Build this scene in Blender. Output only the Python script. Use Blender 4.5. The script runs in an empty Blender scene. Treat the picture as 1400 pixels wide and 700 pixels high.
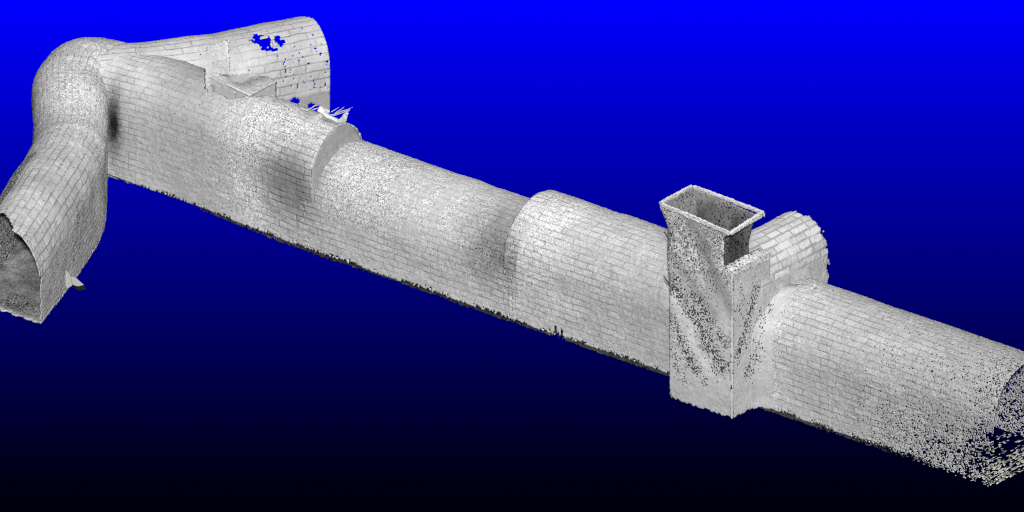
import bpy, math
import numpy as np
from mathutils import Vector

rng = np.random.default_rng(7)
sc = bpy.context.scene
col = sc.collection

# ------------------------------------------------------------------ frame
# X runs along the main tunnel, Y away from its front wall, Z up; metres.
PHI, ELEV = math.radians(39.7), math.radians(24.5)
cph, sph, ce, se = math.cos(PHI), math.sin(PHI), math.cos(ELEV), math.sin(ELEV)
RIGHT = Vector((cph, sph, 0))
FWD_H = Vector((-sph, cph, 0))
TO_CAM = (-FWD_H * ce + Vector((0, 0, se))).normalized()
UP = TO_CAM.cross(RIGHT).normalized()
AIM = Vector((-8.77, 0, 1.92))
K = 50.0                       # photo pixels per metre


def survey(sx, sy, Y=None, X=None, Z=None):
    """world point on one known plane, measured off the photograph"""
    a = (sx - 1037.5); b = (sy - 554.0)
    kx, ky = K * cph, K * sph
    lx, ly, lz = K * se * sph, -K * se * cph, -K * ce
    if Y is not None:
        X = (a - ky * Y) / kx
        return np.array((X, Y, (b - lx * X - ly * Y) / lz))
    if X is not None:
        Y = (a - kx * X) / ky
        return np.array((X, Y, (b - lx * X - ly * Y) / lz))
    b2 = b - lz * Z
    det = kx * ly - ky * lx
    return np.array(((a * ly - ky * b2) / det, (kx * b2 - a * lx) / det, Z))


# ------------------------------------------------------------------ small tools
def smooth(a, b, x):
    t = np.clip((x - a) / (b - a), 0, 1)
    return t * t * (3 - 2 * t)


def vnoise(p, scale, seed=0):
    """value noise of 3-D points, 0..1"""
    q = p / scale
    i = np.floor(q).astype(np.int64); f = q - i
    f = f * f * (3 - 2 * f)
    def h(ix, iy, iz):
        n = (ix * 374761393 + iy * 668265263 + iz * 2147483647 + seed * 974634777) & 0xffffffff
        n = ((n ^ (n >> 13)) * 1274126177) & 0xffffffff
        return ((n ^ (n >> 16)) & 0xffff) / 65535.0
    r = 0
    for dx in (0, 1):
        for dy in (0, 1):
            for dz in (0, 1):
                w = (f[..., 0] if dx else 1 - f[..., 0]) * (f[..., 1] if dy else 1 - f[..., 1]) * (f[..., 2] if dz else 1 - f[..., 2])
                r = r + w * h(i[..., 0] + dx, i[..., 1] + dy, i[..., 2] + dz)
    return r


def blob(p, c, rad):
    d = (p - np.asarray(c, float)) / np.asarray(rad, float)
    return np.exp(-(d * d).sum(-1))


def band(p, a, b, w):
    a = np.asarray(a, float); b = np.asarray(b, float)
    ab = b - a
    t = np.clip(((p - a) @ ab) / (ab @ ab), 0, 1)
    d = np.linalg.norm(p - (a + t[..., None] * ab), axis=-1)
    return np.exp(-(d / w) ** 2)


def thing(name, label, cat, loc=(0, 0, 0), group=None):
    o = bpy.data.objects.new(name, None)
    o.empty_display_size = 0.5
    o.location = loc
    o['label'] = label; o['category'] = cat
    if group: o['group'] = group
    col.objects.link(o)
    return o


def put(o, parent):
    col.objects.link(o)
    if parent is not None:
        o.parent = parent
        base = parent
        off = Vector((0, 0, 0))
        while base is not None:
            off += base.location
            base = base.parent
        o.data.transform(__import__('mathutils').Matrix.Translation(-off))
    return o


def raw_mesh(name, co, quads, mat, parent, uv=None, scan=None, solid=0.0):
    me = bpy.data.meshes.new(name)
    n = len(co); m = len(quads)
    me.vertices.add(n); me.vertices.foreach_set('co', np.ascontiguousarray(co, np.float32).ravel())
    me.loops.add(m * 4); me.loops.foreach_set('vertex_index', np.ascontiguousarray(quads, np.int32).ravel())
    me.polygons.add(m); me.polygons.foreach_set('loop_start', np.arange(0, m * 4, 4, dtype=np.int32))
    me.update(calc_edges=True)
    if uv is not None:
        l = me.uv_layers.new(name='UVMap')
        l.data.foreach_set('uv', np.ascontiguousarray(uv[quads.ravel()], np.float32).ravel())
    if scan is not None:
        a = me.color_attributes.new('scan', 'FLOAT_COLOR', 'POINT')
        a.data.foreach_set('color', np.ascontiguousarray(scan, np.float32).ravel())
    me.materials.append(mat)
    me.validate()
    o = bpy.data.objects.new(name, me)
    put(o, parent)
    if solid:
        md = o.modifiers.new('thickness', 'SOLIDIFY')
        md.thickness = solid; md.offset = -1
    return o


def sheet(name, G, uv, scan_fn, mat, parent, drop_fn=None, jit=0.008, solid=0.05, tang=0.0):
    """G: grid of points (nu, nv, 3), uv metres (nu, nv, 2); outward is dG/du x dG/dv"""
    nu, nv = G.shape[:2]
    du = np.gradient(G, axis=0); dv = np.gradient(G, axis=1)
    N = np.cross(du, dv); N /= np.linalg.norm(N, axis=-1, keepdims=True) + 1e-9
    P = G.copy()
    scan = scan_fn(G, uv)
    P = P + N * (rng.normal(0, 1, (nu, nv, 1)) * jit + (vnoise(G, 0.7, 3)[..., None] - .5) * 0.05)
    if tang:
        P = P + rng.normal(0, tang, P.shape)
    idx = np.arange(nu * nv).reshape(nu, nv)
    q = np.stack([idx[:-1, :-1], idx[1:, :-1], idx[1:, 1:], idx[:-1, 1:]], -1).reshape(-1, 4)
    if drop_fn is not None:
        C = (G[:-1, :-1] + G[1:, 1:]) / 2
        U = (uv[:-1, :-1] + uv[1:, 1:]) / 2
        pr = drop_fn(C, U)
        keep = (rng.random(pr.shape) >= pr).ravel()
        q = q[keep]
    used = np.zeros(nu * nv, bool); used[q.ravel()] = True
    remap = np.cumsum(used) - 1
    return raw_mesh(name, P.reshape(-1, 3)[used], remap[q], mat, parent, uv.reshape(-1, 2)[used], scan.reshape(-1, 4)[used], solid)


def const_scan(t=1.0, s=.3, b=0., k=0.):
    def f(G, uv):
        o = np.zeros(G.shape[:2] + (4,)); o[...] = (t, s, b, k)
        o[..., 0] *= 0.9 + 0.2 * vnoise(G, 0.8, 11)
        return o
    return f


# ------------------------------------------------------------------ materials
def stone(name, bw=.5, bh=.19, base=.525, cell=.025, mortar=.014, depth=.55, var=.12, tint=(1, 1, 1), rings=()):
    m = bpy.data.materials.new(name); m.use_nodes = True
    nt = m.node_tree; nt.nodes.clear()
    N = nt.nodes.new; L = nt.links.new
    out = N('ShaderNodeOutputMaterial'); bs = N('ShaderNodeBsdfPrincipled')
    bs.inputs['Roughness'].default_value = .95
    bs.inputs['Specular IOR Level'].default_value = .1
    L(bs.outputs[0], out.inputs[0])
    def math_(op, a, b=None, clamp=False):
        n = N('ShaderNodeMath'); n.operation = op; n.use_clamp = clamp
        for i, v in enumerate((a, b)):
            if v is None: continue
            if isinstance(v, (int, float)): n.inputs[i].default_value = v
            else: L(v, n.inputs[i])
        return n.outputs[0]
    uv = N('ShaderNodeUVMap'); uv.uv_map = 'UVMap'
    at = N('ShaderNodeAttribute'); at.attribute_name = 'scan'
    sp = N('ShaderNodeSeparateColor'); L(at.outputs['Color'], sp.inputs[0])
    tone, speck, mort, black = sp.outputs[0], sp.outputs[1], sp.outputs[2], at.outputs['Alpha']
    # wavy joints
    nz = N('ShaderNodeTexNoise'); nz.inputs['Scale'].default_value = 2.2; nz.inputs['Detail'].default_value = 3
    L(uv.outputs[0], nz.inputs['Vector'])
    sub = N('ShaderNodeVectorMath'); sub.operation = 'SUBTRACT'; L(nz.outputs['Color'], sub.inputs[0]); sub.inputs[1].default_value = (.5, .5, .5)
    scl = N('ShaderNodeVectorMath'); scl.operation = 'SCALE'; L(sub.outputs[0], scl.inputs[0]); scl.inputs['Scale'].default_value = .075
    add = N('ShaderNodeVectorMath'); add.operation = 'ADD'; L(uv.outputs[0], add.inputs[0]); L(scl.outputs[0], add.inputs[1])
    br = N('ShaderNodeTexBrick'); L(add.outputs[0], br.inputs['Vector'])
    br.offset = .43; br.squash = .72; br.squash_frequency = 3
    br.inputs['Color1'].default_value = (1 - var,) * 3 + (1,); br.inputs['Color2'].default_value = (1 + var * .8,) * 3 + (1,)
    br.inputs['Mortar'].default_value = (.9,) * 3 + (1,)
    br.inputs['Scale'].default_value = 1; br.inputs['Mortar Size'].default_value = mortar
    br.inputs['Mortar Smooth'].default_value = .35
    br.inputs['Brick Width'].default_value = bw; br.inputs['Row Height'].default_value = bh
    def cells(size, seed):
        s = N('ShaderNodeVectorMath'); s.operation = 'SCALE'; L(uv.outputs[0], s.inputs[0]); s.inputs['Scale'].default_value = 1 / size
        f = N('ShaderNodeVectorMath'); f.operation = 'FLOOR'; L(s.outputs[0], f.inputs[0])
        w = N('ShaderNodeTexWhiteNoise'); w.noise_dimensions = '4D'; L(f.outputs[0], w.inputs['Vector']); w.inputs['W'].default_value = seed
        return w.outputs['Value']
    w1, w2, w3 = cells(cell, .3), cells(cell * 2.1, 1.7), cells(cell * .95, 5.1)
    # breaks in the joints
    nj = N('ShaderNodeTexNoise'); nj.inputs['Scale'].default_value = 1.6; nj.inputs['Detail'].default_value = 5; L(uv.outputs[0], nj.inputs['Vector'])
    jm = N('ShaderNodeMapRange'); L(nj.outputs[0], jm.inputs[0]); jm.inputs[1].default_value = .36; jm.inputs[2].default_value = .56; jm.inputs[3].default_value = .25
    sy_ = N('ShaderNodeSeparateXYZ'); L(add.outputs[0], sy_.inputs[0])
    fr = math_('FRACT', math_('ADD', math_('DIVIDE', sy_.outputs[1], bh), .5))
    ln = N('ShaderNodeMapRange'); ln.interpolation_type = 'SMOOTHSTEP'; L(math_('ABSOLUTE', math_('SUBTRACT', fr, .5)), ln.inputs[0])
    ln.inputs[1].default_value = mortar / bh * .6; ln.inputs[2].default_value = mortar / bh * 2.0; ln.inputs[3].default_value = .75; ln.inputs[4].default_value = 0
    joints = math_('MAXIMUM', br.outputs['Fac'], ln.outputs[0])
    jf = math_('MULTIPLY', math_('MULTIPLY', joints, mort), jm.outputs[0])
    # brick tint fades with the joints
    bt = N('ShaderNodeMix'); bt.data_type = 'FLOAT'; L(math_('MULTIPLY', mort, 1.0, True), bt.inputs[0]); bt.inputs[2].default_value = 1.0
    bsep = N('ShaderNodeSeparateColor'); L(br.outputs['Color'], bsep.inputs[0]); L(bsep.outputs[0], bt.inputs[3])
    v = math_('MULTIPLY', tone, bt.outputs[0])
    v = math_('MULTIPLY', v, math_('SUBTRACT', 1.0, math_('MULTIPLY', jf, depth)))
    # speckle
    nsum = math_('ADD', math_('MULTIPLY', math_('SUBTRACT', w1, .5), 1.5), math_('MULTIPLY', math_('SUBTRACT', w2, .5), .55))
    v = math_('MULTIPLY', v, math_('ADD', 1.0, math_('MULTIPLY', nsum, speck)))
    # soft mottling
    nm = N('ShaderNodeTexNoise'); nm.inputs['Scale'].default_value = 3.5; nm.inputs['Detail'].default_value = 6; nm.inputs['Roughness'].default_value = .65; L(uv.outputs[0], nm.inputs['Vector'])
    mm = N('ShaderNodeMapRange'); L(nm.outputs[0], mm.inputs[0]); mm.inputs[1].default_value = .3; mm.inputs[2].default_value = .7; mm.inputs[3].default_value = .86; mm.inputs[4].default_value = 1.12
    v = math_('MULTIPLY', v, mm.outputs[0])
    # black grains
    bl = math_('LESS_THAN', w3, black)
    v = math_('MULTIPLY', v, math_('SUBTRACT', 1.0, math_('MULTIPLY', bl, .86)))
    v = math_('MINIMUM', math_('MAXIMUM', math_('MULTIPLY', v, base), .012), .88)
    cc = N('ShaderNodeCombineColor')
    for i in range(3): L(math_('MULTIPLY', v, tint[i]), cc.inputs[i])
    L(cc.outputs[0], bs.inputs['Base Color'])
    bp = N('ShaderNodeBump'); bp.invert = True; bp.inputs['Strength'].default_value = .35; bp.inputs['Distance'].default_value = .02
    L(jf, bp.inputs['Height']); L(bp.outputs[0], bs.inputs['Normal'])
    return m


M_brick = stone('stone_courses', .6, .185, mortar=.015, depth=.47)
M_curve = stone('curved_stone_courses', .5, .2, mortar=.017, depth=.45, var=.09)
M_big = stone('large_stone_courses', 1.05, .235, mortar=.018, depth=.36, var=.07)
M_vault = stone('cross_vault_courses', .66, .23, mortar=.03, depth=.34, var=.16)
M_plain = stone('fine_stone', cell=.036)
M_dark = stone('dark_silt', base=.06, tint=(1, 1, .9))
M_dust = stone('grey_floor_silt', base=.34)


def flat(name, c, rough=.7):
    m = bpy.data.materials.new(name); m.use_nodes = True
    b = m.node_tree.nodes['Principled BSDF']
    tc = m.node_tree.nodes.new('ShaderNodeTexNoise'); tc.inputs['Scale'].default_value = 9
    mr = m.node_tree.nodes.new('ShaderNodeMix'); mr.data_type = 'RGBA'
    mr.inputs[6].default_value = tuple(x * .8 for x in c) + (1,); mr.inputs[7].default_value = tuple(min(1, x * 1.15) for x in c) + (1,)
    m.node_tree.links.new(tc.outputs[0], mr.inputs[0]); m.node_tree.links.new(mr.outputs[2], b.inputs['Base Color'])
    b.inputs['Roughness'].default_value = rough
    return m


M_white = flat('white_chalk', (.62, .62, .61)); M_black = flat('shadow_black', (.012, .012, .012)); M_iron = flat('dark_iron', (.03, .03, .03))
M_blue = bpy.data.materials.new('blue_backdrop_sheet'); M_blue.use_nodes = True
_b = M_blue.node_tree.nodes['Principled BSDF']
_b.inputs['Base Color'].default_value = (0, 0, .95, 1); _b.inputs['Roughness'].default_value = 1; _b.inputs['Specular IOR Level'].default_value = 0

# ------------------------------------------------------------------ profiles
CELL = .045


def arch_profile(r, h, n_back_wall=True, cell=CELL):
    """(y, z) from the front base, up, over the arch, down to the back base; returns pts and arc length. Outer normal = du x dv"""
    segs = [np.stack([np.zeros(200), np.linspace(0, h, 200)], -1)]
    a = np.linspace(math.pi, 0, 400)
    segs.append(np.stack([r + r * np.cos(a), h + r * np.sin(a)], -1)[1:])
    if n_back_wall:
        segs.append(np.stack([np.full(200, 2 * r), np.linspace(h, 0, 200)], -1)[1:])
    p = np.concatenate(segs)
    s = np.concatenate([[0], np.cumsum(np.linalg.norm(np.diff(p, axis=0), axis=1))])
    n = int(s[-1] / cell)
    t = np.linspace(0, s[-1], n)
    return np.stack([np.interp(t, s, p[:, 0]), np.interp(t, s, p[:, 1])], -1), t


def prism(x0, x1, r, h, y0=0., cell=CELL, x_first=True):
    p, t = arch_profile(r, h, cell=cell)
    xs = np.linspace(x0, x1, max(2, int((x1 - x0) / cell)))
    G = np.zeros((len(xs), len(p), 3))
    G[..., 0] = xs[:, None]; G[..., 1] = p[None, :, 0] + y0; G[..., 2] = p[None, :, 1]
    uv = np.zeros((len(xs), len(p), 2)); uv[..., 0] = xs[:, None]; uv[..., 1] = t[None]
    return G, uv


# ------------------------------------------------------------------ main tunnel
main = thing('main_tunnel', 'long straight stone tunnel running from the curved branch past the square shaft', 'tunnel', (-7.5, 0, 0))


def main_scan(G, uv):
    X, Y, Z = G[..., 0], G[..., 1], G[..., 2]
    o = np.zeros(X.shape + (4,))
    tone = np.full(X.shape, .93)
    sp = np.full(X.shape, .22)
    mo = np.full(X.shape, .72)
    bk = np.zeros(X.shape)
    f = lambda sx, sy, Y=0.: survey(sx, sy, Y=Y)
    # smooth grey stretch next to the curved branch
    left = 1 - smooth(-19.6, -17.8, X)
    tone -= .1 * left * smooth(-22.2, -21, X); sp -= .12 * left; mo -= .35 * left * smooth(-22.6, -21.2, X)
    tone += .2 * left * (1 - smooth(-22.8, -21.3, X)) * smooth(1.2, 2.2, Z)
    tone -= .16 * blob(G, f(262, 105, .8), (1.0, .9, .5))
    # black streak beside the curved branch
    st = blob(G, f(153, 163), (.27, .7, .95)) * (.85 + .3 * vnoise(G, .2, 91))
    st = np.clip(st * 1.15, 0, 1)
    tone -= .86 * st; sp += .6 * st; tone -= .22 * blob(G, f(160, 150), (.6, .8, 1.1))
    # grainy bay before the first step
    g = blob(G, f(345, 235), (1.5, 1.5, 2.0)) + blob(G, f(390, 165, .6), (1.3, 1., .7))
    g = np.clip(g, 0, 1)
    sp += .48 * g; tone += .14 * g; mo -= .25 * g
    # vertical bright strip left of the dark patch and by the step
    tone += .12 * band(G, f(335, 190), f(345, 300), .55)
    tone += .14 * band(G, f(424, 180, .1), f(424, 260), .2)
    d = blob(G, f(392, 250), (1.0, .9, .95)); d = np.clip(d * 1.4, 0, 1)
    tone -= .5 * d; sp -= .35 * d; mo += .5 * d
    # second bay
    m2 = smooth(-16.3, -15.2, X) * (1 - smooth(-9.3, -9.0, X) * smooth(.9, 1.5, Z))
    up = smooth(.9, 1.5, Z)
    sp += .42 * m2 * (1 - smooth(-14.2, -11.6, X)) * up; mo -= .35 * m2 * up
    sp += .3 * m2 * blob(G, f(630, 290, .3), (1.0, 1.5, .7)); 
    tone += .06 * m2
    for c0, k0 in ((f(560, 250, .8), 7.), (f(375, 190, .5), 8.), (f(640, 300, .6), 9.)):
        rd = np.linalg.norm(G - c0, axis=-1)
        sp += .16 * np.cos(rd * k0) * np.exp(-(rd / 2.2) ** 2); tone += .035 * np.cos(rd * k0) * np.exp(-(rd / 2.0) ** 2)
    d = m2 * blob(G, f(688, 297, .5), (1.05, 1.4, .9)); tone -= .42 * d; sp -= .2 * d; mo += .25 * d
    d = np.where(X < -8.6, 1, m2) * blob(G, f(674, 352), (1.1, 1.0, .75)); tone -= .47 * d; mo += .3 * d; bk += .06 * d; sp += .2 * d
    # third bay, bright grains behind the step
    m3 = np.where(Z > 1.45, smooth(-9.1, -9.05, X), smooth(-10.6, -8.4, X))
    g = m3 * np.clip(blob(G, f(725, 345), (.95, 1.2, 1.3)) + blob(G, f(750, 285, .8), (1.3, 1.1, .4)), 0, 1)
    sp += .28 * g; tone += .27 * g
    tone += .09 * m3 * blob(G, f(700, 390), (1.4, 1, .8))
    tone -= .12 * blob(G, f(880, 420), (.9, 1.5, 1.7))
    mo -= .35 * blob(G, f(880, 420), (1.0, 1.5, 1.8))
    tone -= .16 * m3 * blob(G, f(700, 345), (.2, .8, .7))
    # right of the shaft
    m4 = smooth(0, .3, X)
    tone += .14 * m4 * (1 - smooth(.5, 1.6, X)); sp += .2 * m4 * (1 - smooth(.4, 1.6, X))
    tone -= .08 * smooth(1.2, 3.5, X) + .08 * smooth(4, 7, X); sp += .05 * smooth(3, 7, X); mo -= .3 * smooth(5, 8, X)
    # pale plinth along the bottom
    pl = 1 - smooth(.12, .5, Z - rise(X) + .15 * (vnoise(G, .5, 5) - .5))
    mo -= .4 * pl; tone += .04 * pl
    tone *= .965 + .07 * vnoise(G, .9, 1) 
    # dark specks
    bk += .004
    o[..., 0] = np.clip(tone, .03, 2); o[..., 1] = np.clip(sp, .05, 1); o[..., 2] = np.clip(mo, 0, 1.2); o[..., 3] = bk
    return o


def main_drop(C, U):
    X, Y, Z = C[..., 0], C[..., 1], C[..., 2]
    n = .55 * vnoise(C, .1, 21) + .45 * vnoise(C, .05, 25); n2 = vnoise(C, .5, 22)
    d = smooth(2.5, 8.4, X) * (.12 + .95 * (1 - smooth(.3, 2.2, Z))) * .62
    d += smooth(6.9, 8.3, X) * (.2 + .2 * (Z < 1.5))
    d = np.where((Y > 1.9) & (X > 5.5), .15 + .33 * smooth(5.5, 6.2, X), d)
    d = np.where((Y > 2.2) & (X > .5) & (n < .75) & (Z < -.75 + 2.0 * n2 * (.6 + .8 * n) + .45 * (1 - smooth(5, 5.8, X))), np.where(X > 5.6, .6, 1), d)
    d = d * (.1 + 1.8 * n)
    # the crown is missing in front of the niche: a slanting cut
    cut = 171 + 27 * smooth(-19.5, -18.2, X) + 10 * (vnoise(C, .12, 23) - .5) + 4 * (vnoise(C, .05, 24) - .5)
    gone = (X + .83 * Y > -19.74 + .08 * (n - .5)) & (X < -18.2) & ((27 * Y + 45.5 * Z > cut) | (Y > 1.6)) & (Y > .4)
    d = np.where(gone, 1., d)
    low = (1 - smooth(.0, .14 + .12 * smooth(3, 8, X), Z - rise(X))) * (Y < .5)
    d = np.maximum(d, low * (.25 + .9 * (n2 > .52)) * (.3 + .5 * smooth(-23, -14, X)))
    for xe, sgn, zt in ((-9.08, 1, 1.45), (-15.9, -1, 1.55)):
        t_ = (X - xe) * sgn
        if abs((X.min() if sgn > 0 else X.max()) - xe) < .04:
            d = np.maximum(d, (t_ > -.03) * (1 - smooth(.0, .5, t_)) * (1 - smooth(zt - .25, zt + .1, Z)) * (Y < .3) * .95)
    # gaps in the foot of the wall under the third bay
    for sx, sy, w in ((760, 452, .06), (768, 456, .06)):
        d = np.maximum(d, 1.2 * blob(C, survey(sx, sy, Y=0.), (w, .4, .16)) > .5)
    return np.clip(d, 0, 1)


def rise(x):
    """the tunnel climbs slightly towards its left end"""
    return .17 * (1 - smooth(-21, -15.9, x))


def rough_edge(G, uv, at_start, seed):
    """let one end of a grid wander a few centimetres along X"""
    n = (vnoise(G, .12, seed) - .5) * .12 * smooth(1.6, 2.1, G[..., 2])
    k = len(G)
    w = np.zeros(k); m = min(6, k)
    w[:m] = np.linspace(1, 0, m)
    if not at_start: w = w[::-1]
    G[..., 0] += n * w[:, None]
    return G, uv


G, uv = prism(-24.3, -15.9, 1.1, 2.28)
_x = G[..., 0]
_lo = .12 * (1 - smooth(-23.6, -21.6, _x))
G[..., 2] -= _lo * np.clip(G[..., 2] / 2.4, 0, 1)
G[..., 2] += rise(_x)
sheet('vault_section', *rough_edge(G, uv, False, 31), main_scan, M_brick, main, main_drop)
G, uv = prism(-16.4, -8.5, 1.5, 1.2, y0=.005)
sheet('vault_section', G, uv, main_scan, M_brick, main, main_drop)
G, uv = prism(-9.08, 2.5, 1.5, 1.7)
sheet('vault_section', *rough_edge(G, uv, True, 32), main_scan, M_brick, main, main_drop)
G, uv = prism(2.45, 8.25, 1.5, 1.7, y0=.004, cell=.03)
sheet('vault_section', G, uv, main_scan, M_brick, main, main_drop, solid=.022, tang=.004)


def end_wall(x, r, h, flip, tone, y0=.02, z0=0.):
    p, t = arch_profile(r, h, cell=.05)
    k = np.linspace(0, 1, 24)
    c = np.stack([np.full(len(p), r), np.minimum(p[:, 1], h)], -1)
    c = np.stack([np.full(len(p), r), np.full(len(p), .6)], -1)
    G = np.zeros((len(k), len(p), 3))
    G[..., 0] = x
    G[..., 1] = p[None, :, 0] * (1 - k[:, None]) + c[None, :, 0] * k[:, None] * 1
    G[..., 2] = p[None, :, 1] * (1 - k[:, None]) + c[None, :, 1] * k[:, None] * 1
    G[..., 1] += y0; G[..., 2] += z0
    uv = G[..., 1:3].copy()
    if flip: G = G[::-1]; uv = uv[::-1]
    sheet('end_wall', G, uv, const_scan(tone, .12, 0), M_plain, main, None, jit=.004, solid=.04)


end_wall(-15.93, 1.08, 2.27, True, .68)
end_wall(-9.05, 1.47, 1.68, False, .8, .03)

# floor of the tunnel; its dark silted edge shows below the front wall
xs = np.arange(-22.9, 8.25, .04); ys = np.concatenate([np.linspace(-.06, .2, 11), np.linspace(.3, 3, 30)])
G = np.zeros((len(xs), len(ys), 3)); G[..., 0] = xs[:, None]; G[..., 1] = ys[None]; G[..., 2] = -.008 - .01 * (ys[None] < -.05)
G[..., 2] -= .03 * np.clip((.02 - ys[None]) / .1, 0, 1)
G[..., 2] += rise(xs)[:, None]
Gw = 2.2 + .8 * smooth(-15.9, -15.8, xs)
G[..., 1] = np.where(ys[None] > .2, .2 + (ys[None] - .2) / 2.8 * (Gw[:, None] - .2), ys[None])


def floor_drop(C, U):
    X, Y = C[..., 0], C[..., 1]
    n = vnoise(C, .25, 41); n2 = vnoise(C, 1.1, 42)
    d = np.where(X > .8, np.where(X > 7.3, .5, np.where((X > 6.2) & (Y > .5), .86, 1.0)), 0)
    d = np.where((X > .8) & (X < 5) & (Y < .12), 0, d)
    d = np.where((X > 2) & (Y < .2), .3 + .6 * smooth(2, 6, X), d)
    e = smooth(.02, -.14, Y)
    e = np.clip((.03 - Y) / .12, 0, 1)
    cover = .15 + .95 * smooth(-19.8, -18.6, X) * (.6 + .4 * n2)
    d = np.maximum(d, e * (n > cover * .75) * .9)
    d = np.maximum(d, (Y < .02) * (1 - smooth(-20.0, -19.2, X)))
    d = np.maximum(d, (Y < -.03) * smooth(-17.6, -16, X) * (1 - smooth(-11.5, -10, X)) * .85)
    for sx, sy, w in ((760, 452, .06), (768, 456, .06)):
        d = np.maximum(d, (blob(C, survey(sx, sy, Y=0.), (w, .6, .5)) > .5) * 1.)
    return d


def floor_scan(G, uv):
    o = const_scan(1.2, .6, 0, .1)(G, uv)
    pale = smooth(5, 7, G[..., 0]) * 7
    pale2 = np.clip((G[..., 1] + .09) / .1, 0, 1) * smooth(-9, -6, G[..., 0]) * .8
    o[..., 0] *= .4 + pale + pale2 * .5 + 1.0 * vnoise(G, .12, 77) ** 5
    return o


sheet('floor', G, G[..., :2].copy(), floor_scan, M_dark, main, floor_drop, jit=.011, solid=.012, tang=.01)


# ------------------------------------------------------------------ swept tunnels
def catmull(pts, n):
    p = np.asarray(pts, float); p = np.vstack([2 * p[0] - p[1], p, 2 * p[-1] - p[-2]])
    out = []
    for i in range(1, len(p) - 2):
        t = np.linspace(0, 1, 40, endpoint=False)[:, None]
        a, b, c, d = p[i - 1:i + 3]
        out.append(.5 * ((2 * b) + (c - a) * t + (2 * a - 5 * b + 4 * c - d) * t ** 2 + (3 * b - a - 3 * c + d) * t ** 3))
    out.append(p[-2:-1]); o = np.concatenate(out)
    s = np.concatenate([[0], np.cumsum(np.linalg.norm(np.diff(o, axis=0), axis=1))])
    n = int(s[-1] / n)
    t = np.linspace(0, s[-1], n)
    return np.stack([np.interp(t, s, o[:, k]) for k in range(o.shape[1])], -1), t


def sweep(path, cell=CELL, nwall=True):
    """path rows: x, y, half width r, wall height h; left of travel comes first"""
    c, t = catmull(path, cell)
    d = np.gradient(c[:, :2], axis=0); d /= np.linalg.norm(d, axis=1, keepdims=True)
    for _ in range(3):
        d[1:-1] = (d[:-2] + d[1:-1] + d[2:]) / 3; d /= np.linalg.norm(d, axis=1, keepdims=True)
    nl = np.stack([-d[:, 1], d[:, 0]], -1)
    p, s = arch_profile(1.0, 2.0, cell=cell)
    off = 1 - p[:, 0]                       # +1 left ... -1 right
    z0 = p[:, 1]
    r, h, rz = c[:, 2:3], c[:, 3:4], c[:, 4:5] if c.shape[1] > 4 else c[:, 2:3]
    G = np.zeros((len(c), len(p), 3))
    G[..., 0] = c[:, 0:1] + nl[:, 0:1] * off[None] * r
    G[..., 1] = c[:, 1:2] + nl[:, 1:2] * off[None] * r
    G[..., 2] = np.where(z0[None] <= 2, z0[None] * h / 2, h + (z0[None] - 2) * rz)
    uv = np.zeros(G.shape[:2] + (2,)); uv[..., 0] = t[:, None]; uv[..., 1] = s[None] * 1.08
    return G, uv, c


# --- curved branch on the left, from the junction towards the viewer
curve = thing('curved_tunnel', 'bent stone tunnel branch with an open dark end at the lower left', 'tunnel', (-22, -3.5, 0))
path = [(-22.6, 1.3, 1.05, 2.2, 1.05), (-23.7, 1.3, 1.1, 2.34, 1.08), (-24.5, .85, 1.12, 2.46, 1.12), (-24.44, .0, 1.08, 2.42, 1.08), (-23.75, -.95, 1.0, 2.27, 1.0), (-22.75, -2.15, 1.0, 2.08, 1.0),
        (-21.85, -3.5, 1.05, 1.95, 1.1), (-20.8, -5.75, 1.1, 1.75, 1.35), (-19.9, -8.0, 1.12, 1.38, 1.52), (-19.55, -8.9, 1.12, 1.3, 1.5)]
G, uv, cc = sweep(path)
# travel is towards -Y, so left of travel (+X side) comes first; outward needs the opposite order
S_END = uv[-1, 0, 0]


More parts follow.
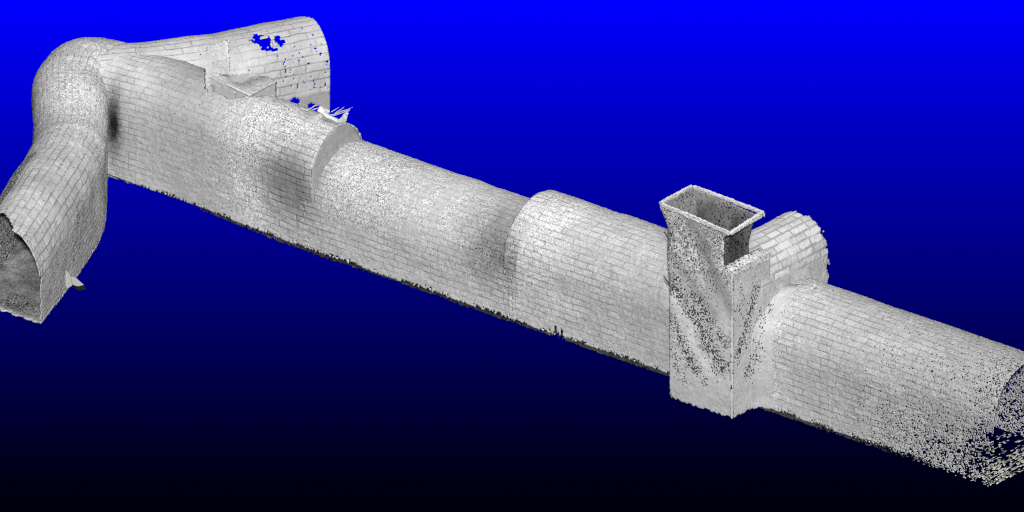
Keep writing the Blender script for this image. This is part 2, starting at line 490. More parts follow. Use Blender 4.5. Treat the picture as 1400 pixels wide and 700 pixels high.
def curve_scan(G, uv):
    o = np.zeros(G.shape[:2] + (4,))
    s = uv[..., 0] / S_END; X, Y, Z = G[..., 0], G[..., 1], G[..., 2]
    prof = uv[..., 1] / uv[..., 1].max()
    tone = .95 + .1 * (vnoise(G, .7, 51) - .5) * 2
    sp = .3 + .12 * smooth(.25, .4, s) * (1 - smooth(.5, .62, s))
    mo = .5 + .35 * smooth(.5, .65, s)
    sp -= .14 * smooth(.55, .75, s)
    q = np.stack([uv[..., 0] * 2.6 + 1.2 * np.cos(prof * 5), prof * 3.2, prof * 0 + .5], -1)
    tone += .5 * (vnoise(q, 1., 54) - .5) * smooth(.15, .25, s) * (1 - smooth(.5, .68, s)) + .22 * (vnoise(q * np.array((2.2, .6, 1)), 1., 55) - .5)
    tone += .14 * blob(G, survey(100, 150, Z=2.9), (1.2, 1.2, .9))
    tone += .12 * blob(G, survey(120, 195, Z=2.6), (.7, .8, .8))
    tone -= .15 * blob(G, survey(65, 150, Z=2.9), (.6, .7, .6))
    tone -= .16 * blob(G, survey(115, 85, Z=3.0), (.7, .7, .6))
    tone -= .12 * blob(G, survey(60, 245, Z=3.0), (1.1, 1.0, .6))
    bk = np.full(X.shape, .006)
    # grainy black stripes along the right wall
    w = ((Z > .5) & (prof < .45))
    for zz, wd, dens in ((1.72, .09, .34), (1.35, .12, .42)):
        bk = np.maximum(bk, w * np.exp(-((Z - zz - .12 * np.sin(Y * 1.3)) / wd) ** 2) * smooth(-3.0, -4.2, Y) * 0 )
    def wall_pt(x, y):
        yb = float(np.interp(x, (55, 120, 143), (442, 355, 300)))
        q_ = survey(x, yb, Z=0.); q_[2] = (yb - y) / 45.5
        return q_
    for a, b, wd, dens in (((104, 290), (97, 352), .14, .34), ((112, 275), (106, 340), .12, .28), ((98, 305), (92, 362), .1, .2)):
        bk = np.maximum(bk, dens * band(G, wall_pt(*a), wall_pt(*b), wd))
    bk = np.maximum(bk, .75 * band(G, wall_pt(141, 215), wall_pt(141, 280), .16))
    bk = np.maximum(bk, .4 * blob(G, survey(36, 322, Z=2.6), (.14, .3, .12)))
    sp += .22 * smooth(.62, .4, s); tone += .06 * smooth(.62, .4, s)
    # inside of the far wall
    bk = np.where((prof > .56) & (Y < -4.8), .5, bk)
    tone = np.where((prof > .6) & (Y < -4.8), 1.55, tone)
    sp = np.where((prof > .6) & (Y < -4.8), .8, sp)
    o[..., 0] = tone; o[..., 1] = sp; o[..., 2] = mo; o[..., 3] = bk
    return o


def curve_drop(C, U):
    Z, Y, X = C[..., 2], C[..., 1], C[..., 0]
    n = vnoise(C, .1, 52)
    d = (Y < -8.38 - .42 * smooth(1.35, 1.75, Z) * smooth(-19.7, -19.0, X) + (n - .5) * .12 + (vnoise(C, .4, 53) - .5) * .5 * smooth(1.2, 1.9, Z)) * 1.0
    d = np.maximum(d, ((Z < .1) & (n > .6)) * .7)
    # where the main tunnel opens into the bend
    inside = (X > -23.0) & (Y > .06)
    d = np.maximum(d, inside * 1.0)
    return d


G2, uv2 = G[:, ::-1], uv[:, ::-1]
_s = uv[..., 0] / S_END
G = G + ((vnoise(np.stack([uv[..., 0] * 1.6, uv[..., 1] * .5, uv[..., 1] * 0], -1), 1., 96) - .5) * .16 * (1 - smooth(.5, .7, _s)))[..., None] * np.array((-.45, .3, .75))
sheet('vault_section', G[::-1], uv[::-1], curve_scan, M_curve, curve, curve_drop, jit=.008, solid=.02)
# floor of the branch
nn = np.linspace(-1, 1, 40)
sel = cc[::2]
d = np.gradient(sel[:, :2], axis=0); d /= np.linalg.norm(d, axis=1, keepdims=True)
F = np.zeros((len(sel), 40, 3)); F[..., 0] = sel[:, 0:1] + d[:, 1:2] * nn * sel[:, 2:3]; F[..., 1] = sel[:, 1:2] - d[:, 0:1] * nn * sel[:, 2:3]; F[..., 2] = 0.01 + .03 * vnoise(F, .4, 6)


def cfloor_scan(G, uv):
    o = const_scan(1., .4, 0, .05)(G, uv)
    o[..., 0] *= .55 + .9 * vnoise(G, .35, 95)
    o[..., 3] = .05 + .5 * blob(G, survey(24, 415, Z=0.), (.5, .45, 1)) * 1.0
    o[..., 0] += .5 * band(G, survey(0, 424, Z=0.), survey(52, 441, Z=0.), .2)
    return o


sheet('floor', F[::-1], F[::-1, :, :2].copy(), cfloor_scan, M_dust, curve, lambda C, U: (C[..., 1] < -8.42 + (vnoise(C, .1, 52) - .5) * .12) * 1., jit=.012, solid=.04)

# --- tunnel behind, running away to the upper right
back = thing('back_tunnel', 'short stone tunnel branch leading away behind the main tunnel with holes in its roof', 'tunnel', (-21.4, 4, 0))
path = [(-24.6, .55, .9, 2.35), (-23.9, 1.0, 1.0, 2.45), (-23.0, 1.75, 1.03, 2.52), (-22.25, 2.9, 1.05, 2.5), (-21.6, 4.3, 1.05, 2.46), (-20.87, 6.0, 1.05, 2.44)]
G, uv, cb = sweep(path, .04)


def back_scan(G, uv):
    o = np.zeros(G.shape[:2] + (4,)); X, Y, Z = G[..., 0], G[..., 1], G[..., 2]
    tone = .97 + .08 * (vnoise(G, .7, 61) - .5) * 2
    sp = np.full(X.shape, .1); mo = np.full(X.shape, .95)
    tone += .16 * blob(G, (-22.3, 2.4, 2.9), (.8, .7, .6))
    tone -= .12 * blob(G, (-21.6, 4.1, 3.1), (.35, .5, .5)); mo -= 1.0 * np.clip(1.6 * blob(G, survey(296, 78, Z=3.18), (.4, .6, .42)), 0, 1); tone -= .2 * np.clip(1.5 * blob(G, survey(294, 80, Z=3.18), (.34, .5, .42)), 0, 1); tone += .1 * blob(G, survey(335, 84, Z=3.0), (.45, .5, .3)); mo -= .6 * blob(G, survey(335, 84, Z=3.0), (.45, .5, .3))
    tone += .12 * blob(G, (-21.1, 4.6, 2.6), (.5, .45, .35)); tone += .12 * band(G, survey(311, 52, Z=3.42), survey(313, 92, Z=3.0), .1)
    tone -= .2 * blob(G, survey(440, 112, X=-19.9), (.3, .25, .25))
    pl = (1 - smooth(1.7, 1.76, Z)) * (Y > 4.2)
    tone -= .32 * pl; mo -= .9 * pl; tone -= .12 * blob(G, survey(437, 127, X=-20.), (.6, .3, .06))
    o[..., 0] = tone; o[..., 1] = sp; o[..., 2] = np.clip(mo, 0, 1); o[..., 3] = .004
    return o


def back_drop(C, U):
    X, Y, Z = C[..., 0], C[..., 1], C[..., 2]
    prof = U[..., 1] / U[..., 1].max()
    n = vnoise(C, .16, 62); n1 = vnoise(C, .07, 63)
    d = np.where(Y > 5.97 + (n1 - .5) * .1, 1., 0.)
    near_lower = (prof < .36)
    d = np.maximum(d, near_lower * (n1 > .80) * (Y > 4.2) * (Z > 1.75) * .6)
    d = np.maximum(d, (n1 > .93) * .7)
    # ragged holes in the roof
    def hole(sx, sy, w, Z0):
        c = survey(sx, sy, Z=Z0)
        return blob(C, c, (w[0], w[1], w[2])) * (.25 + .75 * n + .85 * n1)
    h = hole(358, 61, (.75, .45, .3), 3.25)
    h = np.maximum(h, hole(343, 65, (.4, .24, .2), 3.2)); h = np.maximum(h, hole(376, 57, (.2, .2, .2), 3.28)); h = np.maximum(h, hole(378, 54, (.16, .16, .16), 3.3)); h = np.maximum(h, hole(331, 66, (.13, .13, .13), 3.2)); h = np.maximum(h, hole(381, 56, (.2, .2, .2), 3.3))
    for sx, sy, w in ((372, 59, .12), (348, 66, .15), (360, 68, .14)):
        h = h - .8 * blob(C, survey(sx, sy, Z=3.25), (w, w * 1.3, w * 1.2))
    d = np.maximum(d, (h > .56) * 1.)
    # the far side was never reached
    d = np.maximum(d, ((prof > .56) & (Y > 2.6)) * 1.)
    # gaps low in the near wall
    for sx, sy, w in ((402, 141, .19), (425, 146, .13), (432, 149, .12)):
        c = survey(sx, sy, X=-20.5 + (sx - 376) / 75 * .6)
        d = np.maximum(d, (prof < .4) * (blob(C, c, (w, w * 1.2, w)) * (.8 + .4 * n1) > .5) * 1.)
    # mouth into the main tunnel
    d = np.maximum(d, ((prof < .45) & (X > -23.3) & (Y < 2.0) & (Z < 2.1)) * 1.)
    return np.clip(d, 0, 1)


# travel is towards +Y: left of travel is the far side; put the near wall first
Gb, ub = G[:, ::-1], uv[:, ::-1].copy()
ub[..., 1] = ub[..., 1].max() - ub[..., 1]
sheet('vault_section', Gb, ub, back_scan, M_big, back, back_drop, jit=.004, solid=.04)

# square niche standing out of the near wall of that branch
niche = bpy.data.objects.new('niche', None); niche.empty_display_size = .4; niche.location = (0, 0, 0); col.objects.link(niche); niche.parent = back


def rect(o, a, b, na=None, cell=.05):
    o = np.asarray(o, float); a = np.asarray(a, float); b = np.asarray(b, float)
    la, lb = np.linalg.norm(a), np.linalg.norm(b)
    u = np.linspace(0, 1, max(2, int(la / cell))); v = np.linspace(0, 1, max(2, int(lb / cell)))
    G = o + u[:, None, None] * a + v[None, :, None] * b
    uv = np.zeros(G.shape[:2] + (2,)); uv[..., 0] = u[:, None] * la; uv[..., 1] = v[None] * lb
    return G, uv


NX0, NX1, NY0, NY1, NZ = -21.63, -20.0, 2.25, 3.38, 2.74
ns = const_scan(1.0, .16, .0, .004)


def niche_drop(C, U):
    c = survey(286, 121, Y=NY0)
    return (blob(C, c, (.13, .2, .11)) * (.7 + .6 * vnoise(C, .08, 64)) > .5) * 1. + (vnoise(C, .06, 65) > .97) * .8


G, uv = rect((NX0, NY0, .6), (NX1 - NX0, 0, 0), (0, 0, NZ - .6)); G[..., 2] += .13 * (NX1 - G[..., 0]) / 1.64 * (G[..., 2] - .6) / 1.78; sheet('wall', G, uv, ns, M_plain, niche, niche_drop, jit=.004, solid=.04)
G, uv = rect((NX1, NY0, .6), (0, NY1 - NY0, 0), (0, 0, NZ - .6)); sheet('wall', G, uv, const_scan(1.0, .08, 0, .001), M_plain, niche, None, jit=.004, solid=.04)


def nroof_scan(G, uv):
    o = const_scan(.9, .15, .1, .003)(G, uv)
    a = survey(318, 106, Z=2.8); b = survey(372, 98, Z=2.8)
    o[..., 0] -= .22 * np.clip(band(G, survey(330, 112, Z=2.8), b, .22) * 1.3, 0, 1)
    o[..., 0] += .1 * band(G, survey(280, 98, Z=2.8), survey(338, 126, Z=2.8), .1)
    o[..., 0] -= .12 * blob(G, survey(300, 92, Z=2.8), (.3, .3, 1))
    o[..., 1] += .2 * band(G, survey(330, 112, Z=2.8), b, .2)
    return o


G, uv = rect((NX0, NY0, NZ), (NX1 - NX0 + .02, 0, 0), (0, NY1 - NY0, 0))
G[..., 2] += .13 * (NX1 - G[..., 0]) / 1.64 - .1 * np.exp(-((G[..., 0] + 20.8) / .3) ** 2) * smooth(NY0, NY0 + .5, G[..., 1])
sheet('roof', G, uv, nroof_scan, M_plain, niche, None, jit=.018, solid=.04)
G, uv = rect((NX1, NY1, .6), (NX0 - NX1, 0, 0), (0, 0, NZ - .6)); sheet('wall', G, uv, ns, M_plain, niche, None, jit=.004, solid=.04)

# mottled slab leaning from the niche up against the branch vault
cA, cB = survey(279, 98, Y=2.45), survey(315, 103, Y=2.6)
cC, cD = survey(311, 51, Y=3.02), survey(282, 63, Y=2.58)
uu_ = np.linspace(0, 1, 30)[:, None, None]; vv_ = np.linspace(0, 1, 36)[None, :, None]
G = (1 - uu_) * (1 - vv_) * cA + uu_ * (1 - vv_) * cB + uu_ * vv_ * cC + (1 - uu_) * vv_ * cD
G[..., 2] += .06 * np.sin(np.pi * uu_[..., 0]) * np.sin(np.pi * vv_[..., 0])


def lean_scan(G, uv):
    o = const_scan(.93, .14, .25, .003)(G, uv)
    o[..., 0] *= .85 + .3 * vnoise(G, .28, 97)
    o[..., 0] += .14 * smooth(.82, 1, np.linspace(0, 1, 30))[:, None] - .12 * band(G, cA + (.2, 0, .25), cB + (-.1, 0, .2), .16)
    return o


def lean_drop(C, U):
    e = np.minimum(np.minimum(uu_[:-1, :, 0], 1 - uu_[1:, :, 0]) * np.ones((1, 35)), (1 - vv_[:, 1:, 0]) * np.ones((29, 1)))
    return ((e < .05) & (vnoise(C, .07, 98) > .45)) * 1.


sheet('leaning_slab', G, np.stack([uu_[..., 0] * .95 + 0 * vv_[..., 0], 1.1 * vv_[..., 0] + 0 * uu_[..., 0]], -1), lean_scan, M_plain, niche, lean_drop, jit=.012, solid=.05)

# ------------------------------------------------------------------ cross vault behind the shaft
cross = thing('cross_vault', 'small raised barrel vault of large bricks crossing the main tunnel behind the square shaft', 'vault', (-.95, 1.6, 2.6))
XR, RC, HC = .02, .97, 3.48
p, t = arch_profile(RC, 1.6, cell=.04)
ys = np.arange(.1, 3.03, .04)
G = np.zeros((len(ys), len(p), 3)); G[..., 1] = ys[:, None]; G[..., 0] = XR - p[None, :, 0]; G[..., 2] = HC - 1.6 + p[None, :, 1]
uv = np.zeros(G.shape[:2] + (2,)); uv[..., 0] = ys[:, None]; uv[..., 1] = t[None]


def cross_scan(G, uv):
    o = np.zeros(G.shape[:2] + (4,)); X, Y, Z = G[..., 0], G[..., 1], G[..., 2]
    onv = smooth(HC - .05, HC + .05, Z + .12 * (Y - 2) * 0)
    o[..., 0] = 1.0 + .1 * onv + .1 * (vnoise(G, .5, 71) - .5)
    o[..., 0] -= .1 * (1 - onv) * (vnoise(G, .4, 72) > .5)
    o[..., 0] -= .28 * band(G, survey(1049, 378, X=0.), survey(1073, 420, X=0.), .05)
    o[..., 0] += .22 * onv * blob(G, (-.3, 1.0, 4.0), (.7, .8, .7))
    o[..., 1] = .12 + .12 * (1 - onv); o[..., 2] = 1.05 * onv; o[..., 3] = .004
    return o


def cross_drop(C, U):
    Z, Y = C[..., 2], C[..., 1]
    n = vnoise(C, .1, 73)
    d = np.where(Y > 2.92 + (n - .5) * .2, 1., 0.)
    return np.maximum(d, np.where(Z < 2.35, 1., 0.))


sheet('vault_shell', G, uv, cross_scan, M_vault, cross, cross_drop, jit=.007, solid=.05)

# ------------------------------------------------------------------ access shaft
shaft = thing('access_shaft', 'square upright stone shaft with flared open top and black speckled faces', 'shaft', (-1.1, -.6, 0))
FY = -1.17


def shaft_scan_front(G, uv):
    o = np.zeros(G.shape[:2] + (4,)); X, Y, Z = G[..., 0], G[..., 1], G[..., 2]
    f = lambda sx, sy: survey(sx, sy, Y=FY)
    tone = .97 + .06 * (vnoise(G, .6, 81) - .5)
    sp = np.full(X.shape, .1); bk = np.zeros(X.shape)
    # grainy upper half
    g = smooth(f(950, 420)[2], f(950, 350)[2], Z) * (1 - smooth(f(950, 310)[2], f(950, 290)[2], Z) * .6)
    sp += .7 * g; bk += .09 * g; tone -= .08 * g
    dk = np.clip(band(G, f(940, 298), f(960, 340), .2) + band(G, f(960, 340), f(1000, 425), .22), 0, 1); tone -= .4 * dk; sp -= .4 * dk; bk *= 1 - .8 * dk
    dk = band(G, f(915, 345), f(975, 430), .16); tone -= .27 * dk; sp -= .3 * dk
    tone += .16 * band(G, f(912, 296), f(990, 335), .2) ; sp -= .2 * band(G, f(912, 292), f(990, 322), .18)
    tone += .34 * band(G, f(922, 408), f(945, 448), .2); tone += .3 * band(G, f(945, 462), f(968, 505), .2)
    tone += .15 * blob(G, f(993, 430), (.2, .3, 1.1))
    for a, b, w, k in (((917, 385), (985, 500), .30, .36), ((945, 400), (990, 470), .16, .34), ((914, 430), (950, 505), .2, .34), ((945, 495), (963, 520), .12, .18), ((916, 470), (935, 520), .16, .16),
                       ((912, 320), (925, 350), .15, .2), ((985, 480), (992, 510), .1, .15)):
        bk = np.maximum(bk, k * band(G, f(*a), f(*b), w))
    wh = np.clip(band(G, f(921, 412), f(945, 452), .17) + band(G, f(948, 466), f(967, 490), .15), 0, 1); bk = np.clip(bk * 1.45, 0, .55); bk *= 1 - .9 * wh
    tone += .1 * (1 - smooth(f(950, 470)[2], f(950, 400)[2], Z))
    bl = 1 - smooth(f(950, 545)[2], f(950, 520)[2], Z); tone -= .1 * bl
    cr = band(G, f(953, 473), f(969, 480), .05); tone -= .65 * cr
    o[..., 0] = tone; o[..., 1] = np.clip(sp, .06, 1); o[..., 2] = 0; o[..., 3] = bk
    return o


def shaft_scan_right(G, uv):
    o = np.zeros(G.shape[:2] + (4,)); X, Y, Z = G[..., 0], G[..., 1], G[..., 2]
    f = lambda sx, sy: survey(sx, sy, X=0.)
    tone = 1.04 + .06 * (vnoise(G, .6, 82) - .5)
    sp = np.full(X.shape, .1); bk = np.zeros(X.shape)
    g = smooth(f(1020, 430)[2], f(1020, 400)[2], Z); sp += .12 * g
    tone -= .12 * blob(G, f(1040, 365), (1, .6, .35)); tone -= .2 * blob(G, f(1048, 530), (1, .3, .3))
    for a, b, w, k in (((1034, 392), (1008, 490), .16, .42), ((1051, 400), (1022, 510), .15, .3), ((1012, 395), (1010, 425), .14, .18), ((1040, 420), (1018, 480), .08, .2)):
        bk = np.maximum(bk, k * band(G, f(*a), f(*b), w))
    o[..., 0] = tone; o[..., 1] = sp; o[..., 2] = 0; o[..., 3] = bk
    return o


XL, XU = -2.2, -.38            # left face and the recessed right edge of the upper part
LZ = 4.42                      # top of the ledge
TOP = 5.6
TILT = lambda x: .15 * np.clip(-(x + .1) / 2.45, 0, 1) - .06

# front wall: full width below the ledge, narrower above, flaring out to the rim
us = np.linspace(0, 1, 60); zs = np.linspace(0, TOP, 150)
G = np.zeros((len(us), len(zs), 3))
x0 = XL + .14 * smooth(.5, 0, zs) * 0 - .06 * smooth(0, 3.5, zs) * 0 - .10 * smooth(2.4, 4.6, zs) - .27 * smooth(4.95, TOP, zs)
x1 = 0 - .38 * smooth(LZ - .12, LZ + .05, zs) + .2 * smooth(5.25, TOP, zs)
G[..., 0] = x0[None] + us[:, None] * (x1 - x0)[None]
G[..., 1] = FY + .06 * smooth(4.2, 4.8, zs)[None] - .07 * smooth(4.9, TOP, zs)[None]
G[..., 2] = zs[None] + TILT(G[..., 0]) * smooth(4.6, TOP, zs)[None]
uv = np.stack([G[..., 0], G[..., 2]], -1)
edge = lambda C, U: ((C[..., 2] < .05) & (vnoise(C, .08, 83) > .5)) * 1.
sheet('front_wall', G, uv, shaft_scan_front, M_plain, shaft, edge, jit=.006, solid=.07)
# lower right wall reaches back until it meets the curve of the main vault
vs = np.linspace(0, 1, 60); zs2 = np.linspace(0, LZ - .1, 110)
G = np.zeros((len(vs), len(zs2), 3))
yend = np.where(zs2 < 1.7, .04, np.where(zs2 < 3.1, 1.5 - np.sqrt(np.clip(2.25 - (zs2 - 1.7) ** 2, 0, None)) + .06, .45))
G[..., 0] = 0; G[..., 1] = FY + .004 + vs[:, None] * (yend - FY)[None]; G[..., 2] = zs2[None]
uv = np.stack([G[..., 1] + 7.3, G[..., 2]], -1)
sheet('side_wall', G, uv, shaft_scan_right, M_plain, shaft, edge, jit=.006, solid=.07)
# concave fillet that blends the right face into the tunnel wall
zf = np.linspace(0, 3.2, 90); wf = np.linspace(0, 1, 36)
yv = np.where(zf < 1.7, 0., 1.5 - np.sqrt(np.clip(2.25 - (zf - 1.7) ** 2, 0, None)))
G = np.zeros((36, 90, 3))
a0, a1, a2 = (1 - wf) ** 2, 2 * wf * (1 - wf), wf ** 2
G[..., 0] = (.0 * a0 + .06 * a1 + .82 * a2)[:, None] + .012
G[..., 1] = yv[None] + ((-.36) * a0 + .02 * a1 + .03 * a2)[:, None] * (1 - .3 * smooth(2.2, 3.2, zf))[None]
G[..., 2] = zf[None]


def fillet_scan(G, uv):
    o = const_scan(1.02, .12, .0, .001)(G, uv)
    o[..., 1] += .3 * smooth(.25, .6, G[..., 0]); o[..., 0] += .03 * smooth(.3, .6, G[..., 0])
    f = lambda sx, sy: survey(sx, sy, X=.03)
    for a, b, w, k in (((1052, 402), (1026, 512), .15, .22), ((1046, 420), (1034, 470), .1, .12)):
        o[..., 3] = np.maximum(o[..., 3], k * band(G, f(*a), f(*b), w))
    o[..., 0] -= .16 * blob(G, (.1, -.2, .5), (.5, .5, .35))
    return o


_arc = np.concatenate([[0], np.cumsum(np.linalg.norm(np.diff(G[:, 0], axis=0), axis=1))])
sheet('fillet', G, np.stack([_arc[:, None] + 9.2 + 0 * G[..., 2], G[..., 2]], -1), fillet_scan, M_plain, shaft, edge, jit=.006, solid=.05)
# left wall, tone darkened for the shade inside the shaft
G = np.zeros((40, len(zs), 3)); vv = np.linspace(0, 1, 40)
G[..., 0] = x0[None] + .01; G[..., 1] = (FY + .006) + (1 - vv)[:, None] * (1.17 + .27 * smooth(4.6, TOP, zs))[None]; G[..., 2] = zs[None] + TILT(G[..., 0]) * smooth(4.6, TOP, zs)[None]
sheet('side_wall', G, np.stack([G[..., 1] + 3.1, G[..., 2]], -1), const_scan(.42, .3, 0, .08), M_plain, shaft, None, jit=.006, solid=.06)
# back wall of the upper part, inner shade and paler lip painted in
zb = np.linspace(2.2, TOP, 80); uu = np.linspace(1, 0, 50)
G = np.zeros((50, 80, 3)); G[..., 0] = (XL - .1 - .27 * smooth(4.6, TOP, zb)[None]) + uu[:, None] * ((XU - XL + .1) + (.27 * smooth(4.6, TOP, zb) + .26 * smooth(5.3, TOP, zb))[None]); G[..., 1] = .0 + .27 * smooth(4.7, TOP, zb)[None]; G[..., 2] = zb[None] + TILT(G[..., 0]) * smooth(4.6, TOP, zb)[None]


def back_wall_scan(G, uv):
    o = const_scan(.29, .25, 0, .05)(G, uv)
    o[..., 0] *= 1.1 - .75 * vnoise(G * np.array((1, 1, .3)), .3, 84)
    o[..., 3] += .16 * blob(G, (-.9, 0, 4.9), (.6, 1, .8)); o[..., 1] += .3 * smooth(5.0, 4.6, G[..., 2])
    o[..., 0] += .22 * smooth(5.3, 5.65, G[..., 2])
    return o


sheet('back_wall', G, np.stack([G[..., 0] + 5.7, G[..., 2]], -1), back_wall_scan, M_plain, shaft, None, jit=.008, solid=.06)


def bar(name, a, b, w, hgt, mat, parent, scan, side=(0, 1, 0), n=60):
    """a rough stone bar from a to b: closed tube with a rectangular section"""
    a = np.asarray(a, float); b = np.asarray(b, float); s = np.asarray(side, float)
    sec = []
    k = 5
    for i in range(k): sec.append((-.5 + i / k, .5))
    for i in range(k): sec.append((.5, .5 - i / k))
    for i in range(k): sec.append((.5 - i / k, -.5))
    for i in range(k + 1): sec.append((-.5, -.5 + i / k))
    sec = np.array(sec)
    t = np.linspace(0, 1, n)
    c = a + t[:, None] * (b - a)
    end = np.ones(n); end[0] = end[-1] = .02
    up = np.array((0, 0, 1.))
    G = c[:, None] + (sec[None, :, 0:1] * w * s + sec[None, :, 1:2] * hgt * up) * end[:, None, None]
    L = np.linalg.norm(b - a)
    uv = np.zeros(G.shape[:2] + (2,)); uv[..., 0] = t[:, None] * L; uv[..., 1] = np.arange(len(sec))[None] * .05
    return sheet(name, G, uv, scan, mat, parent, None, jit=.012, solid=0)


# rim: four bars round the open top
c_l = survey(902, 279, Y=FY); c_f = survey(997, 320, Y=FY); c_b = survey(946, 255, Y=.27); c_r = survey(1043, 292, Y=.27)
rim = bpy.data.objects.new('rim', None); rim.empty_display_size = .3; col.objects.link(rim); rim.parent = shaft
rs = const_scan(1.16, .2, 0, .01)
rs2 = const_scan(1.0, .25, 0, .04)
bar('rim_bar', c_f, c_l, .06, .10, M_plain, rim, rs, (0, 1, 0))
bar('rim_bar', c_r, c_f, .11, .085, M_plain, rim, rs, (-1, 0, 0))
bar('rim_bar', c_b, c_r, .08, .07, M_plain, rim, rs2, (0, -1, 0))
bar('rim_bar', c_l, c_b, .07, .07, M_plain, rim, rs2, (1, 0, 0))
# ledge under the side opening
bar('ledge', (-.2, FY + .12, LZ - .1), (-.2, .47, LZ - .1), .42, .2, M_plain, shaft, const_scan(1.12, .45, 0, .06), (-1, 0, 0))
# back of the lower box behind the ledge
G, uv = rect((-.02, .47, 3.0), (-2.1, 0, 0), (0, 0, 1.35))
sheet('back_wall', G, uv, const_scan(.8, .4, 0, .15), M_plain, shaft, None, solid=.05)


def solid_poly(name, rings, mat, parent=None, label=None, cat=None, group=None, loc=None):
    """loft closed rings of equal length into one solid"""
    rings = [np.asarray(r, float) for r in rings]; n = len(rings[0])
    v = np.concatenate(rings); f = []
    for i in range(len(rings) - 1):
        for j in range(n):
            f.append((i * n + j, i * n + (j + 1) % n, (i + 1) * n + (j + 1) % n, (i + 1) * n + j))
    f.append(tuple(range(n - 1, -1, -1))); f.append(tuple(range((len(rings) - 1) * n, len(rings) * n)))
    me = bpy.data.meshes.new(name)
    if loc is not None: v = v - np.asarray(loc)
    me.from_pydata([tuple(x) for x in v], [], f); me.materials.append(mat); me.update()
    import bmesh
    b = bmesh.new(); b.from_mesh(me); bmesh.ops.recalc_face_normals(b, faces=b.faces); b.to_mesh(me); b.free()
    o = bpy.data.objects.new(name, me)
    if loc is not None: o.location = loc
    if parent is None: col.objects.link(o)
    else: put(o, parent)
    if label: o['label'] = label
    if cat: o['category'] = cat
    if group: o['group'] = group
    return o


def shard(name, a, b, w0, w1, mat, parent=None, **kw):
    a = np.asarray(a, float); b = np.asarray(b, float); d = (b - a) / np.linalg.norm(b - a)
    s = np.cross(d, (.3, .2, .93)); s /= np.linalg.norm(s); u = np.cross(s, d)
    rings = []
    for k in range(5):
        t = k / 4; w = w0 + (w1 - w0) * t
        q = a + (b - a) * t + (rng.normal(0, .12 * w0, 3) if 0 < k < 4 else 0)
        rings.append([q + w * (math.cos(x) * s + math.sin(x) * u * .7) * (1 + .2 * rng.normal()) for x in np.arange(5) * 2 * math.pi / 5])
    return solid_poly(name, rings, mat, parent, **kw)


# small iron pegs on the shaft
for a, b in (((907, 317), (914, 328)), ((907, 378), (915, 389))):
    pa = survey(*a, Y=FY - .05); pb = survey(*b, Y=FY - .05)
    shard('iron_peg', pa, pb, .022, .03, M_iron, shaft)
q = survey(1002, 528, Y=FY)
shard('iron_peg', q + (-.02, -.06, .05), q + (-.02, -.06, -.06), .02, .035, M_iron, shaft)

# ------------------------------------------------------------------ splintered stone above the first step
base = survey(455, 163, Y=1.1)
spl = thing('stone_splinters', 'jagged white splinters of stone sticking up above the step in the main tunnel roof', 'rubble', tuple(base))
def S(sx, sy, Y=1.1): return survey(sx, sy, Y=Y)
for a, b, w0, w1 in (((438, 150), (462, 167), .16, .05), ((430, 166), (448, 152), .14, .08), ((452, 158), (474, 150), .035, .015), ((453, 153), (463, 147), .02, .01), ((458, 155), (470, 146.5), .025, .01),
                     ((456, 158), (477, 151), .02, .02), ((464, 166), (478, 149), .06, .012), ((468, 166), (474, 155), .09, .05), ((473, 151), (482, 146.5), .014, .006), ((440, 158), (424, 160), .1, .04),
                     ((436, 146), (440, 153), .03, .06), ((455, 161), (466, 168), .05, .05), ((420, 150), (432, 144), .03, .02), ((427, 150), (437, 147), .03, .02), ((412, 148), (422, 152), .03, .02)):
    shard('splinter', S(*a), S(*b), w0, w1, M_white, spl)

# white folded marker at the foot of the curved branch, its black shadow built as a slab
mk = survey(101, 390, Z=0.)
mark = thing('survey_marker', 'small white spiky marker with its black shadow built as a slab at the foot of the curved branch', 'marker', tuple(mk))
def T(sx, sy, k=0.): return survey(sx, sy, X=mk[0] + .14 + k)
def slab(name, pts, th, mat):
    p = [T(*q) for q in pts]
    solid_poly(name, [p, [x + np.array((-.16, .05, 0)) * th for x in p]], mat, mark)
slab('white_flap', [(91, 371), (95, 376), (98, 391), (91, 395), (88, 388)], .8, M_white)
slab('white_flap', [(97, 382), (104, 381), (114, 390), (106, 392), (99, 390)], .8, M_white)
slab('shadow_slab', [(101, 391), (106, 392), (114, 390), (117, 396), (108, 398), (102, 395)], .8, M_black)

# little knobs on the outer wall of the bend
for i, (sx, sy) in enumerate(((45, 123), (45, 155), (45, 195))):
    a = survey(sx, sy, Y=-.3)
    shard('stone_knob', a + (.1, .08, 0), a + (-.06, -.03, .02), .06, .02, M_white, curve)

# ------------------------------------------------------------------ light
SUN_ELEV = math.radians(26.5)
to_sun = (-FWD_H * math.cos(SUN_ELEV) + Vector((0, 0, math.sin(SUN_ELEV)))).normalized()
sd = bpy.data.lights.new('key_lamp', 'SUN'); sd.energy = 3.35; sd.angle = math.radians(1.5); sd.color = (1, 1, 1)
so = bpy.data.objects.new('key_lamp', sd); so.rotation_euler = to_sun.to_track_quat('Z', 'Y').to_euler(); so.location = AIM + to_sun * 40; col.objects.link(so)
ad = bpy.data.lights.new('overhead_fill', 'AREA'); ad.shape = 'RECTANGLE'; ad.size = 44; ad.size_y = 18; ad.energy = 4500  # added unseen area lamp that fills the upward faces
ao = bpy.data.objects.new('overhead_fill', ad); ao.location = (-8, -3, 22); col.objects.link(ao)

w = bpy.data.worlds.new('World'); sc.world = w; w.use_nodes = True
w.node_tree.nodes['Background'].inputs[0].default_value = (0, 0, 0, 1); w.node_tree.nodes['Background'].inputs[1].default_value = 0

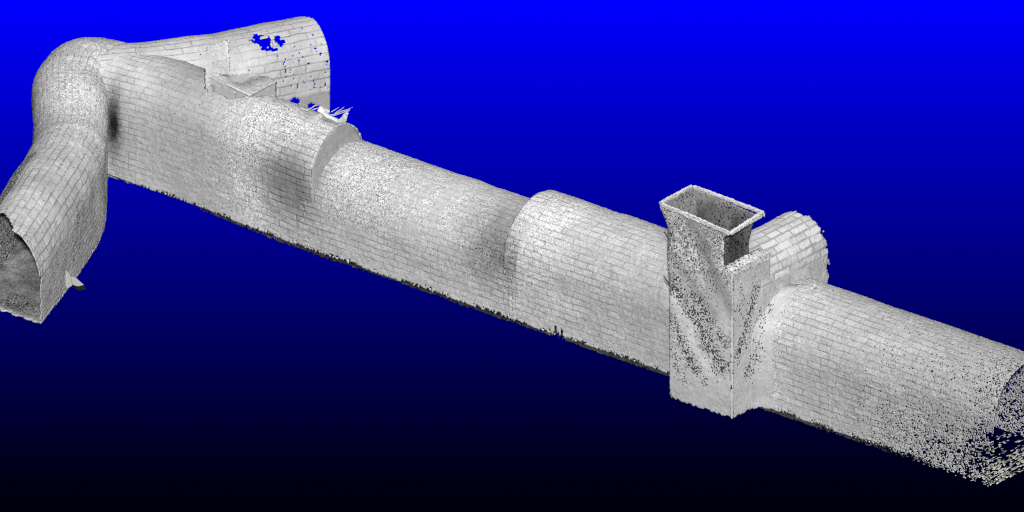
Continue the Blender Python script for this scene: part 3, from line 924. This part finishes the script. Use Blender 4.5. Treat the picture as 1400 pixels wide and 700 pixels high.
# ------------------------------------------------------------------ backdrop: added blue sheet, curved so the key lamp shades it into a gradient
DIST = 2000.0
DIST_B = 700.0
EXTRA = ELEV
beta = math.acos(max(-1, min(1, to_sun.dot(TO_CAM))))        # lamp above the line of sight
dv = .03
vtop, vbot = 11, -11
vs = np.arange(vtop, vbot, -dv)
depth = np.zeros(len(vs)); ang = np.zeros(len(vs))
for _pass in range(2):                      # the second pass starts nearer the middle of the curve
    d = -np.interp(0, vs[::-1], depth[::-1])
    for i, v in enumerate(vs):
        half = 7.0 * (1 + (DIST_B + d) / DIST)
        tt = min(max((half - v) / (2 * half), 0), 1)
        sr = max(1 - tt * .985, .03)
        ln = sr / 12.92 if sr <= .04045 else ((sr + .055) / 1.055) ** 2.4
        ang[i] = beta - math.acos(min(max(ln * (1 - .0), 0), 1))
        depth[i] = d
        d -= math.tan(ang[i]) * dv
# straight continuation above and below the frame
n_up = 60; n_dn = 30
v_all = np.concatenate([vtop + np.arange(n_up, 0, -1) * 2., vs, vbot - np.arange(1, n_dn) * 1.5])
d_all = np.concatenate([depth[0] + np.arange(n_up, 0, -1) * 2. * math.tan(ang[0]), depth, depth[-1] - np.arange(1, n_dn) * 1.5 * math.tan(ang[-1])])
mid = np.interp(0, v_all[::-1], d_all[::-1]); d_all = d_all - mid
us = np.linspace(-400, 400, 3)
R_, U_, T_ = (np.array(x) for x in (RIGHT, UP, TO_CAM))
G = np.array(AIM)[None, None] + us[:, None, None] * R_ + v_all[None, :, None] * U_ - (DIST_B + d_all)[None, :, None] * T_
idx = np.arange(G.shape[0] * G.shape[1]).reshape(G.shape[:2])
q = np.stack([idx[:-1, :-1], idx[:-1, 1:], idx[1:, 1:], idx[1:, :-1]], -1).reshape(-1, 4)
bd = raw_mesh('backdrop', G.reshape(-1, 3), q, M_blue, None)
bd.data.polygons.foreach_set('use_smooth', np.ones(len(q), bool))
bd['kind'] = 'structure'; bd['label'] = 'curved blue sheet added as backdrop behind the whole tunnel system'

# ------------------------------------------------------------------ camera
cd = bpy.data.cameras.new('camera'); co = bpy.data.objects.new('camera', cd); col.objects.link(co)
co.location = AIM + TO_CAM * DIST
co.rotation_euler = TO_CAM.to_track_quat('Z', 'Y').to_euler()
cd.sensor_width = 36; cd.lens = 36 * DIST / 28.0
cd.clip_start = 10; cd.clip_end = 6000
sc.camera = co
sc.cycles.use_denoising = False
sc.cycles.filter_width = 1.1
sc.view_settings.view_transform = 'Standard'; sc.view_settings.look = 'None'; sc.view_settings.exposure = 0; sc.view_settings.gamma = 1
